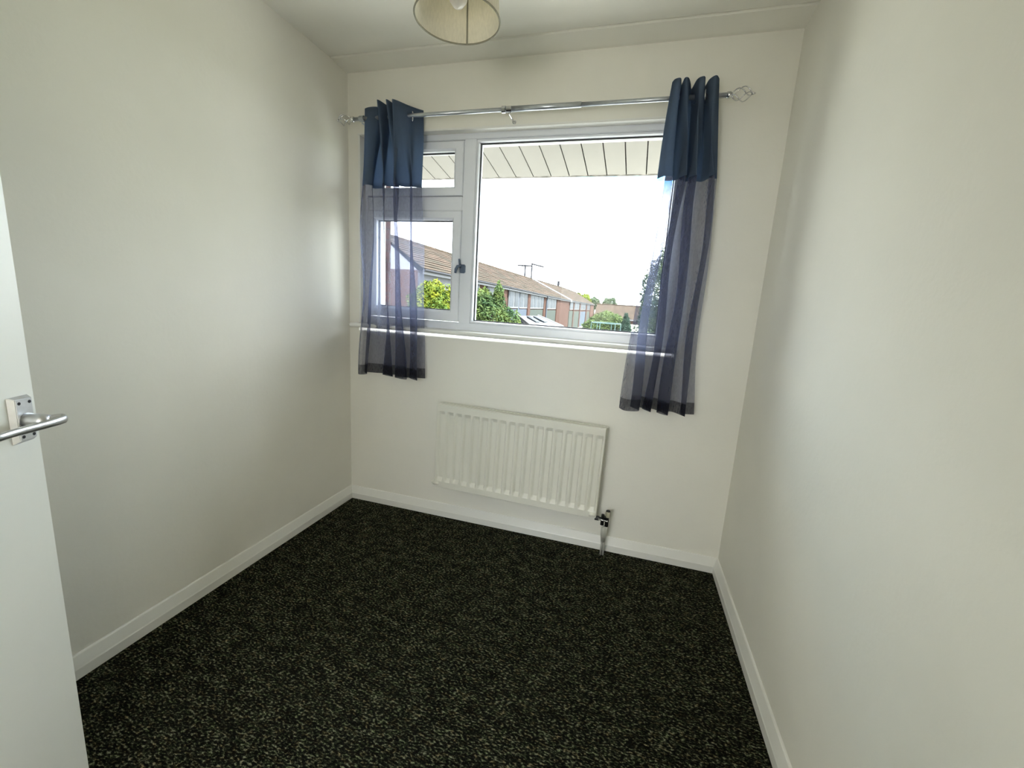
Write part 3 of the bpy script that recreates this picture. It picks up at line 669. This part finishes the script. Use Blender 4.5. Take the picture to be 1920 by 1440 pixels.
# rear extension with glazed lean-to roof
ex = empty('extension', (-7, 34, -2.7)); tag(ex, 'pale lean-to extension roof with two dark skylights below the terrace', 'extension')
TLp, TRp, BLp, BRp = Vector((-8.3, 32.8, .18)), Vector((-8.6, 41.9, .05)), Vector((-5.57, 26.9, -.36)), Vector((-6.05, 43.0, -.95))
def rl(u, v, dz=0): p = TLp.lerp(TRp, u).lerp(BLp.lerp(BRp, u), v); p.z += dz; return tuple(p)
bm = bmesh.new(); hexa(bm, [rl(0, 0, -.12), rl(1, 0, -.12), rl(1, 1, -.12), rl(0, 1, -.12), rl(0, 0), rl(1, 0), rl(1, 1), rl(0, 1)]); reparent(link('lean_to_roof', bm, mat('grey_felt_roof', (.17, .18, .2), .7, noise=.1)), ex)
for a, b in ((.30, .44), (.58, .72)):
    bm = bmesh.new(); hexa(bm, [rl(a, .12, .02), rl(b, .12, .02), rl(b, .62, .02), rl(a, .62, .02), rl(a, .12, .1), rl(b, .12, .1), rl(b, .62, .1), rl(a, .62, .1)]); s = reparent(link('skylight', bm, wglass), ex)
for a, b in ((0, .04), (.96, 1.0)):
    bm = bmesh.new(); hexa(bm, [rl(a, 0, -.05), rl(b, 0, -.05), rl(b, 1, -.05), rl(a, 1, -.05), rl(a, 0, .14), rl(b, 0, .14), rl(b, 1, .14), rl(a, 1, .14)]); reparent(link('edge_board', bm, lead), ex)
bm = bmesh.new(); hexa(bm, [(-8.3, 31, -2.7), (-8.6, 42, -2.7), (-6.2, 42.6, -2.7), (-5.8, 27.2, -2.7), rl(0, 0, -.14), rl(1, 0, -.14), rl(1, .95, -.14), rl(0, .95, -.14)]); reparent(link('wall', bm, render_m), ex)

# far house with long brown roof across the end of the gardens
fr = empty('far_house', (4, 129, -2.7)); tag(fr, 'far house with a long plain brown roof behind the round tree', 'house')
bm = bmesh.new(); prism(bm, [(121, -1.4), (129, 2.25), (137, -1.4), (137, -1.6), (121, -1.6)], 'x', -11.3, 20); reparent(link('roof', bm, roof_far), fr)
reparent(link('wall', bx(-11.0, 19.7, 121.6, 136.4, -2.7, -1.5), fbrick), fr)
bm = bmesh.new(); tube(bm, [(-11.3, 129, 2.28), (20, 129, 2.28)], .18, 8); reparent(link('ridge', bm, roof_far), fr)
reparent(link('fascia', bx(-11.3, 20, 120.9, 121.0, -1.8, -1.45), fascia_m), fr)

# ---- foliage
def leaf_cloud(bm, c, rad, n, size, seed, shell=.35):
    rnd = random.Random(seed)
    for _ in range(n):
        d = Vector((rnd.gauss(0, 1), rnd.gauss(0, 1), rnd.gauss(0, 1))).normalized()
        rr = (1-shell*rnd.random()**1.5)*(1+.10*math.sin(d.x*7+seed)+.08*math.sin(d.z*9+d.y*5))
        p = Vector((c[0]+d.x*rad[0]*rr, c[1]+d.y*rad[1]*rr, c[2]+d.z*rad[2]*rr))
        a = Vector((rnd.gauss(0, 1), rnd.gauss(0, 1), rnd.gauss(0, .7))).normalized(); b = a.orthogonal().normalized(); s_ = size*rnd.uniform(.6, 1.3)
        v = [bm.verts.new(p+a*s_), bm.verts.new(p+b*s_*.45), bm.verts.new(p-a*s_), bm.verts.new(p-b*s_*.45)]; bm.faces.new(v)
def tree(name, base, blobs, leaf, lsize, label, cat, seed, stem=.05, group=None):
    r = empty(name, base); tag(r, label, cat, group)
    bm = bmesh.new()
    for i, (c, rd, n) in enumerate(blobs): leaf_cloud(bm, c, rd, n, lsize, seed+i)
    f = reparent(link('foliage', bm, leaf), r); f['kind'] = 'stuff'
    bm = bmesh.new()
    for c, rd, n in blobs:
        m_ = Vector(base).lerp(Vector(c), .5)+Vector((.05, .03, .1)); tube(bm, [base, m_, c], [stem*1.6, stem, stem*.4], 7)
    reparent(link('trunk', bm, bark), r)
    return r
tree('shrub', (-2.5, 6.3, -2.7), [((-2.55, 6.2, .55), (.55, .5, .95), 8200), ((-2.62, 6.2, 1.25), (.30, .3, .34), 2800), ((-2.25, 6.3, 1.05), (.28, .3, .40), 2400), ((-2.85, 6.2, 1.05), (.3, .3, .42), 2400)],
     leaf_y, .033, 'yellow-green leafy shrub outside the opening casement pane', 'shrub', 11, .04)
tree('tree', (-2.0, 8.6, -2.7), [((-2.1, 8.5, .45), (.62, .5, .9), 5200), ((-2.3, 8.5, 1.2), (.26, .3, .35), 1400), ((-1.92, 8.5, 1.3), (.13, .15, .42), 900), ((-1.62, 8.5, .7), (.3, .3, .4), 1300), ((-2.4, 8.6, 1.0), (.22, .22, .5), 900)],
     leaf_g, .045, 'green garden tree with a pointed top beside the window mullion', 'tree', 31, .05)
tree('tree', (2.0, 10.9, -2.7), [((2.05, 10.9, 1.6), (.50, .5, 1.15), 4200), ((2.35, 10.9, .6), (.8, .6, 1.1), 4200), ((1.80, 10.8, 1.55), (.22, .22, .5), 260), ((2.1, 10.9, 2.5), (.25, .25, .5), 600)],
     leaf_g, .05, 'slender green tree seen through the right sheer curtain', 'tree', 51, .04)
tree('tree', (-2.9, 58, -2.7), [((-2.8, 58, -.6), (2.1, 1.6, 1.35), 4200), ((-4.3, 57.5, -1.3), (1.6, 1.4, 1.1), 2200), ((-1.75, 58, -.9), (.8, 1.0, 1.0), 1300)],
     leaf_g, .16, 'low rounded dark green tree in front of the brown far roof', 'tree', 71, .15)
tree('conifer', (-.2, 56.0, -2.7), [((-.2, 56, -1.6), (.75, .8, 1.1), 1800), ((-.25, 56, -.7), (.55, .5, .95), 1400), ((-.3, 56, .1), (.26, .3, .65), 700)],
     leaf_b, .13, 'small pointed blue-green conifer right of the round tree', 'tree', 91, .12)
tree('tree', (-16.5, 131, -2.7), [((-16.2, 131, 2.6), (3.0, 2.5, 2.4), 2200), ((-18.2, 131, 2.9), (2, 2, 2.2), 1200)], leaf_y, .4, 'yellowish distant tree rising behind the end of the terrace roof', 'tree', 111, .3)
tree('tree', (-13.3, 139, -2.7), [((-13.3, 139, 2.3), (1.8, 2, 2.0), 1800)], leaf_h, .36, 'pale distant tree above the far roof, left of its twin', 'tree', 121, .3)
tree('tree', (-8.9, 146, -2.7), [((-8.9, 146, 2.2), (2.6, 2, 2.4), 2100)], leaf_h, .36, 'pale distant tree above the far roof, right of its twin', 'tree', 131, .3)
# trampoline
tr = empty('trampoline', (-2.45, 52.2, -2.7)); tag(tr, 'garden trampoline with pale green safety frame before the hedge tree', 'trampoline')
bm = bmesh.new(); torus(bm, (-2.45, 52.2, -1.85), 1.75, .05, (0, 0, 1), 40, 8); reparent(link('base_ring', bm, tramp_m, smooth=True), tr)
bm = bmesh.new(); torus(bm, (-2.45, 52.2, -.55), 1.75, .035, (0, 0, 1), 40, 8); reparent(link('top_ring', bm, tramp_m, smooth=True), tr)
bm = bmesh.new(); lathe(bm, [(.01, 0), (1.7, 0), (1.7, -.02), (.01, -.02)], (-2.45, 52.2, -1.85), 36); reparent(link('jumping_mat', bm, tramp_net), tr)
for k in range(6):
    a = k*math.pi/3+.2; X, Y_ = -2.45+1.78*math.cos(a), 52.2+1.78*math.sin(a)
    reparent(link('pole', tb([(X, Y_, -2.7), (X, Y_, -.55)], .04, 7), tramp_m), tr)
